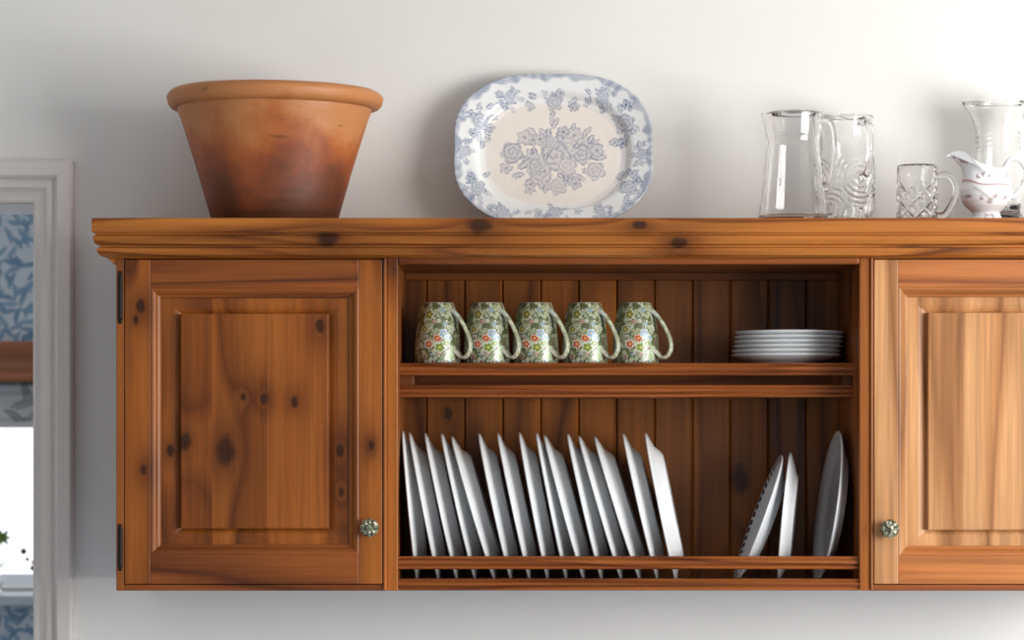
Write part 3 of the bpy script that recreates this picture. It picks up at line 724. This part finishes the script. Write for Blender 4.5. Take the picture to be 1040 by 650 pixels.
# plates standing in the rack
RPY = 4.2385
def stand(p, xb, lean, yaw, Rr, h, zf=FLO + 0.0003, yc=RPY):
    # lean > 0: the top goes to the left; the underside looks right and up
    u = Vector((-math.sin(lean), 0, math.cos(lean))); n = Vector((math.cos(lean), 0, math.sin(lean)))
    zax = -n; yax = zax.cross(u)
    m = Matrix((u, yax, zax)).transposed().to_4x4()
    m = Matrix.Rotation(yaw, 4, 'Z') @ m
    zv = m.to_3x3() @ Vector((0, 0, 1)); uv = m.to_3x3() @ Vector((1, 0, 0))
    cen = Vector((xb, yc, zf)) + uv * Rr - Vector((uv.x * 0, uv.y * Rr, 0))
    m.translation = cen - zv * h
    p.matrix_world = m
    p.location = m.translation; p.rotation_euler = m.to_euler()
    zmin = min((m @ v.co).z for v in p.data.vertices); p.location.z += zf - zmin
tops = [407, 414.4, 430.3, 447, 457, 485, 504, 526, 543.3, 551.4, 575, 586, 602, 631.5, 654]
bots = [421, 443, 462, 480.5, 500.6, 517, 535.5, 554, 573, 591, 609, 629, 648, 665.5, 684]
ords = ['', 'second', 'third', 'fourth', 'fifth', 'sixth', 'seventh', 'eighth', 'ninth', 'tenth', 'eleventh', 'twelfth', 'thirteenth', 'fourteenth', '']
big = plate_mesh('dinner_plate', 0.1215, 0.0225, 0.078, m_plate, 112)
for k in range(15):
    p = big if k == 0 else big.copy()
    if k: C.objects.link(p)
    y = RPY
    lean = math.atan2((bots[k] - tops[k]), 146.0)
    xb = X(bots[k], y) + 0.0025
    stand(p, xb, lean, -math.atan((tops[k] * 0.5 + bots[k] * 0.5 - 520) / F) - math.radians(0.9 + R.uniform(-0.4, 0.4)), 0.1215, 0.0225, yc=y + R.uniform(-0.001, 0.001))
    lab = ('first white plate at the left end of the rack, against the left door' if k == 0 else
           'last white plate of the long row in the rack, before the wide gap' if k == 14 else
           '%s white plate from the left standing in the rack' % ords[k])
    tag(p, lab, 'plate', 'white plates standing in the rack')
# three odd plates on the right
t = NT('dashed_rim_glaze'); s = t.sep(t.obj())
rad = t.math('SQRT', t.math('MULTIPLY_ADD', s[0], s[0], t.math('MULTIPLY', s[1], s[1])))
an = t.math('ARCTAN2', s[1], s[0])
dash = t.math('GREATER_THAN', t.math('SINE', t.math('MULTIPLY', an, 46.0)), -0.35)
bandm = t.math('MULTIPLY', t.math('GREATER_THAN', rad, 0.0955), t.math('LESS_THAN', rad, 0.1045))
up = t.math('GREATER_THAN', t.sep(t.n('ShaderNodeTexCoord').outputs['Normal'])[2], 0.1)
t.set(Base_Color=t.mix(t.math('MULTIPLY', t.math('MULTIPLY', dash, bandm), up), srgb(214, 217, 220), srgb(42, 46, 60)), Roughness=0.16)
pa = plate_mesh('patterned_plate', 0.108, 0.021, 0.066, t.m, 112)
stand(pa, X(744.8, RPY), -math.radians(20.5), math.radians(-1), 0.108, 0.021)
tag(pa, 'white plate with a dark dashed rim, leaning furthest right in the rack', 'plate')
pb = plate_mesh('small_plate', 0.104, 0.018, 0.064, m_plate, 112)
stand(pb, X(789.3, RPY), -math.radians(5.5), math.radians(-7.5), 0.104, 0.018)
tag(pb, 'plain white plate standing between the dashed-rim plate and the large shallow one', 'plate')
pc = plate_mesh('large_plate', 0.1220, 0.019, 0.080, m_plate, 112)
stand(pc, X(828, RPY), -math.radians(8.3), math.radians(0.5), 0.1220, 0.019)
tag(pc, 'large white plate nearest the right door in the rack, face in shadow', 'plate')

# ------------------------------------------------------------------ glass on the cabinet top
t = NT('clear_glass'); n = t.noise(t.obj(), 25, 2)
t.set(Base_Color=(1.0, 1.0, 1.0, 1), Roughness=0.0, IOR=1.40); t.b.inputs['Transmission Weight'].default_value = 1.0
t.bump(n, 0.04, 0.001)
m_glass = t.m
def vessel(mb, o, outer, inner, seg, fno=None, spout=None):
    prof = list(reversed(inner)) + outer; ni = len(inner)
    def fn(th, k, r, z):
        if fno and k >= ni: r = r + fno(th, r, z)
        x, y = r * math.cos(th), r * math.sin(th)
        if spout: x, y, z = spout(th, x, y, z)
        return (x, y, z)
    mb.lathe(prof, o, seg, fn)
def dens(p, step=0.002):
    out = []
    for (r0, z0), (r1, z1) in zip(p, p[1:]):
        k = max(1, int(math.hypot(r1 - r0, z1 - z0) / step))
        for i in range(k): out.append((r0 + (r1 - r0) * i / k, z0 + (z1 - z0) * i / k))
    return out + [p[-1]]
def spout_fn(dir_, amount, zstart, ztop, lift=0.0, width=0.45):
    def f(th, x, y, z):
        d = (th - dir_ + PI) % (2 * PI) - PI
        g = math.exp(-(d / width) ** 2) * max(0.0, (z - zstart) / (ztop - zstart)) ** 2
        return x + math.cos(dir_) * amount * g, y + math.sin(dir_) * amount * g, z + lift * g
    return f
# plain flared jug
JY = 4.215; jx = X(805.5, JY); o = (jx, JY, CZT)
jug = thing('glass_jug', o, 'plain clear glass jug, wide at the base, left of the glassware', 'jug')
H = 0.1785
mb = MB()
outer = dens([(0.001, 0.0045), (0.042, 0.0045), (0.048, 0.001), (0.051, 0.0), (0.0552, 0.003), (0.0565, 0.009), (0.0552, 0.015), (0.0527, 0.03), (0.0492, 0.06), (0.0456, 0.09), (0.0420, 0.122), (0.0404, 0.132), (0.0412, 0.138), (0.0436, 0.146), (0.0447, 0.158), (0.0464, 0.1755), (0.0466, H)], 0.004)
inner = dens([(0.001, 0.0078), (0.044, 0.0080), (0.0515, 0.010), (0.0536, 0.014), (0.0503, 0.03), (0.0468, 0.06), (0.0432, 0.09), (0.0396, 0.122), (0.0380, 0.132), (0.0388, 0.138), (0.0412, 0.146), (0.0424, 0.158), (0.0440, 0.1755), (0.0450, H)], 0.004)
vessel(mb, o, outer, inner, 80, spout=spout_fn(PI * 0.86, 0.007, 0.145, H, 0.002))
mb.build('jug_body', m_glass, jug)
ha = math.radians(-18)
def hp(r, z): return (o[0] + r * math.cos(ha), o[1] + r * math.sin(ha), o[2] + z)
MB().tube([hp(0.0435, 0.164), hp(0.052, 0.168), hp(0.0625, 0.158), hp(0.0665, 0.135), hp(0.0655, 0.105), hp(0.0605, 0.075), hp(0.0545, 0.062), hp(0.0478, 0.064)], [0.0055, 0.005, 0.0045, 0.0042, 0.0042, 0.0045, 0.005, 0.006], 14, 1.2, (-math.sin(ha), math.cos(ha), 0), 6).build('handle', m_glass, jug)
# pressed glass jug with swirls
KY = 4.318; kx_ = X(859.5, KY); o = (kx_, KY, CZT)
kj = thing('swirl_glass_jug', o, 'clear pressed glass jug with swirl relief standing behind the plain jug', 'jug')
H = 0.1855
sw = [(-PI / 2 + a, z) for a, z in ((0.42, 0.082), (-0.75, 0.030), (1.6, 0.035), (2.6, 0.08), (3.8, 0.03), (4.9, 0.08))]
def swirl(th, r, z):
    if z < 0.006 or z > 0.118: return 0.0
    best = 9
    for a, zz in sw:
        d = ((th - a + PI) % (2 * PI) - PI) * 0.045; best = min(best, math.hypot(d, z - zz))
    return 0.0021 * math.cos(best * 2 * PI / 0.0085) * min(1, (0.118 - z) / 0.02)
mb = MB()
outer = dens([(0.001, 0.0), (0.040, 0.0), (0.0438, 0.002), (0.0445, 0.006), (0.0447, 0.06), (0.0447, 0.118), (0.0440, 0.122), (0.0425, 0.130), (0.0415, 0.150), (0.0425, 0.170), (0.0440, H - 0.003), (0.0438, H)], 0.0014)
inner = dens([(0.001, 0.010), (0.037, 0.010), (0.0405, 0.015), (0.0410, 0.06), (0.0410, 0.118), (0.0395, 0.130), (0.0388, 0.150), (0.0398, 0.170), (0.0414, H - 0.002), (0.0422, H)], 0.005)
vessel(mb, o, outer, inner, 180, swirl, spout_fn(PI * 1.02, 0.010, 0.14, H, 0.003))
mb.build('jug_body', m_glass, kj)
ha = math.radians(-62)
MB().tube([hp(0.040, 0.170), hp(0.050, 0.1735), hp(0.0605, 0.168), hp(0.066, 0.150), hp(0.066, 0.120), hp(0.060, 0.095), hp(0.052, 0.084), hp(0.0432, 0.086)], [0.006, 0.0055, 0.005, 0.0046, 0.0044, 0.0044, 0.005, 0.0055], 14, 1.2, (-math.sin(ha), math.cos(ha), 0), 6).build('handle', m_glass, kj)
# cut glass tankard
TY = 4.25; tx = X(931.5, TY); o = (tx, TY, CZT)
tk = thing('glass_tankard', o, 'small cut glass tankard with diamond pattern and handle beside the creamer', 'mug')
H = 0.0995
def cut(th, r, z):
    if z < 0.004 or z > 0.072: return 0.0006 * math.sin(8 * th) ** 2 if z > 0.072 and z < H - 0.004 else 0.0
    a = th * 0.0315 * 1.0; p = 2 * PI * 0.0315 / 7
    d1 = abs(((a + z) / p) % 1 - 0.5); d2 = abs(((a - z) / p) % 1 - 0.5); d3 = abs((a / p) % 1 - 0.5); d4 = abs((z / p) % 1 - 0.5)
    g = 0.0
    for d, s_, wd in ((d1, 0.0034, 0.12), (d2, 0.0034, 0.12), (d3, 0.001, 0.035), (d4, 0.001, 0.035)): g = max(g, s_ * max(0, 1 - d / wd))
    return 0.0006 - g
mb = MB()
outer = dens([(0.001, 0.0), (0.0305, 0.0), (0.0325, 0.003), (0.0325, 0.072), (0.0318, 0.074), (0.0318, H - 0.003), (0.0312, H)], 0.0012)
inner = dens([(0.001, 0.008), (0.024, 0.008), (0.0265, 0.012), (0.0270, 0.072), (0.0286, H - 0.004), (0.0300, H)], 0.006)
vessel(mb, o, outer, inner, 224, cut)
mb.build('tankard_body', m_glass, tk)
ha = math.radians(-12)
MB().tube([hp(0.0305, 0.080), hp(0.040, 0.0845), hp(0.0525, 0.080), hp(0.0605, 0.066), hp(0.0590, 0.048), hp(0.0500, 0.030), hp(0.0415, 0.020), hp(0.0310, 0.019)], [0.0050, 0.0046, 0.0044, 0.0042, 0.0042, 0.0044, 0.0048, 0.005], 14, 1.15, (-math.sin(ha), math.cos(ha), 0), 6).build('handle', m_glass, tk)
# tall jug at the right
GY = 4.328; gx = X(1013.5, GY); o = (gx, GY, CZT)
tj = thing('tall_glass_jug', o, 'tall clear glass jug with ringed neck and spreading foot behind the creamer', 'jug')
H = 0.2085
mb = MB()
def ringed(th, r, z): return 0.0009 * math.cos((z - 0.146) * 2 * PI / 0.008) if 0.130 < z < 0.162 else 0.0
outer = dens([(0.001, 0.0), (0.060, 0.0), (0.066, 0.003), (0.0665, 0.010), (0.060, 0.017), (0.040, 0.024), (0.036, 0.032), (0.0375, 0.05), (0.0395, 0.08), (0.0385, 0.11), (0.0360, 0.135), (0.0358, 0.155), (0.0375, 0.170), (0.0415, 0.187), (0.0465, 0.203), (0.0468, H)], 0.002)
inner = dens([(0.001, 0.032), (0.028, 0.034), (0.0335, 0.042), (0.0362, 0.08), (0.0352, 0.11), (0.0330, 0.135), (0.0328, 0.155), (0.0345, 0.170), (0.0388, 0.187), (0.0445, 0.203), (0.0452, H)], 0.005)
vessel(mb, o, outer, inner, 96, ringed, spout_fn(PI, 0.012, 0.165, H, 0.002, 0.6))
mb.build('jug_body', m_glass, tj)
ha = math.radians(-6)
MB().tube([hp(0.040, 0.185), hp(0.050, 0.192), hp(0.064, 0.184), hp(0.071, 0.160), hp(0.069, 0.125), hp(0.060, 0.09), hp(0.050, 0.075), hp(0.0385, 0.078)], [0.0055, 0.005, 0.005, 0.0046, 0.0046, 0.0046, 0.005, 0.006], 14, 1.3, (-math.sin(ha), math.cos(ha), 0), 6).build('handle', m_glass, tj)

# ------------------------------------------------------------------ painted china creamer
CY = 4.155; cx_ = X(1001.5, CY); o = (cx_, CY, CZT)
cr = thing('china_creamer', o, 'white china cream jug with sprigs, a red line and a high curved spout', 'jug')
m_china = printed('china_glaze', 0.12)
sc = CY / F
outer = [(0.001, 0.0), (0.0245, 0.0), (0.0262, 0.0015), (0.0258, 0.006), (0.0222, 0.011), (0.0212, 0.016), (0.026, 0.0205), (0.0325, 0.026), (0.0385, 0.034), (0.0412, 0.043), (0.0408, 0.051), (0.0370, 0.058), (0.0335, 0.063), (0.0305, 0.068), (0.0295, 0.073), (0.0298, 0.0785), (0.0305, 0.083)]
od = dens(outer, 0.0013)
inn = dens([(0.001, 0.022), (0.022, 0.024), (0.036, 0.040), (0.038, 0.050), (0.030, 0.062), (0.0272, 0.073), (0.0285, 0.083)], 0.004)
prof = list(reversed(inn)) + od; seg = 220
def cfn(th, k, r, z):
    d = (th - PI + PI) % (2 * PI) - PI                      # angle from the spout, which points left
    g = math.exp(-(d / 0.62) ** 2); u_ = max(0.0, (z - 0.050) / 0.033)
    back = math.exp(-((abs(d) - PI) / 0.7) ** 2)
    dip = -0.004 * math.exp(-((abs(d) - 1.3) / 0.5) ** 2) * u_
    x, y = r * math.cos(th), r * math.sin(th)
    pinch = 1 - 0.72 * g * min(1, u_) * 0.8
    lift = math.exp(-(d / 1.0) ** 4); tip = math.exp(-(d / 0.42) ** 2)
    x = x - 0.033 * math.exp(-(d / 0.7) ** 2) * u_ ** 2.4; y = y * pinch
    z2 = z + 0.034 * lift * u_ - 0.013 * tip * u_ ** 3 + 0.006 * back * u_ + dip
    return (x, y, z2)
mb = MB(); mb.lathe(prof, o, seg, cfn)
cb = mb.build('creamer_body', m_china, cr)
co = coords(cb); n_in = len(inn) * seg
th = np.arctan2(co[:, 1], co[:, 0]); zz = co[:, 2]; uu, vv = co[:, 0], zz
prz = np.repeat(np.array([p[1] for p in prof]), seg)
cc = np.tile(L3(236, 236, 238), (len(co), 1))
ar = Art(uu, vv); rnd = random.Random(5)
for (x, z) in ((-0.046, 0.0925), (-0.040, 0.098), (-0.034, 0.094), (-0.052, 0.103), (-0.046, 0.106), (-0.040, 0.104), (-0.018, 0.070), (-0.010, 0.074), (0.0, 0.072), (0.010, 0.074), (0.018, 0.071), (-0.032, 0.040), (-0.014, 0.036), (-0.002, 0.030), (0.008, 0.038), (0.024, 0.037), (-0.004, 0.010), (0.006, 0.010)):
    for q in range(3): ar.leaf(x, z, rnd.uniform(0, 6.2), 0.005, 0.003, 0.9)
    ar.bloom(x, z, 0.0026, 0.8, 5, x * 90)
m_ = ar.I[:, None] * (co[:, 1] < 0.004)[:, None]
cc = cc * (1 - m_) + L3(128, 76, 84) * m_
# gold-brown swags that meet in a V below the red line
for s_ in (-1, 1):
    d = np.abs((vv - 0.0535) + (0.021 - 0.0) * (1 - np.clip((s_ * uu + 0.002) / 0.028, 0, 1)))
    k = np.where((co[:, 1] < 0) & (s_ * uu > -0.004) & (s_ * uu < 0.026), np.clip(1 - d / 0.0034, 0, 1), 0) * (0.55 + 0.35 * np.sin(uu * 2600))
    cc = cc * (1 - k[:, None]) + L3(140, 120, 92) * k[:, None]
k = np.clip(1.2 - np.abs(prz - 0.0575) / 0.0011, 0, 1)[:, None]; cc = cc * (1 - k) + L3(168, 88, 66) * k
cc[:n_in] = L3(236, 236, 238)
paint(cb, cc)
ha = 0.0
mb = MB(); mb.tube([hp(0.028, 0.0805), hp(0.033, 0.094), hp(0.041, 0.1005), hp(0.053, 0.097), hp(0.062, 0.083), hp(0.061, 0.066), hp(0.053, 0.052), hp(0.046, 0.043), hp(0.0395, 0.040)], [0.005, 0.0042, 0.004, 0.0039, 0.0039, 0.0038, 0.0038, 0.0042, 0.005], 16, 1.25, (0, 1, 0), 8)
hdl = mb.build('handle', m_china, cr); paint(hdl, np.tile(L3(236, 236, 238), (len(hdl.data.vertices), 1)))
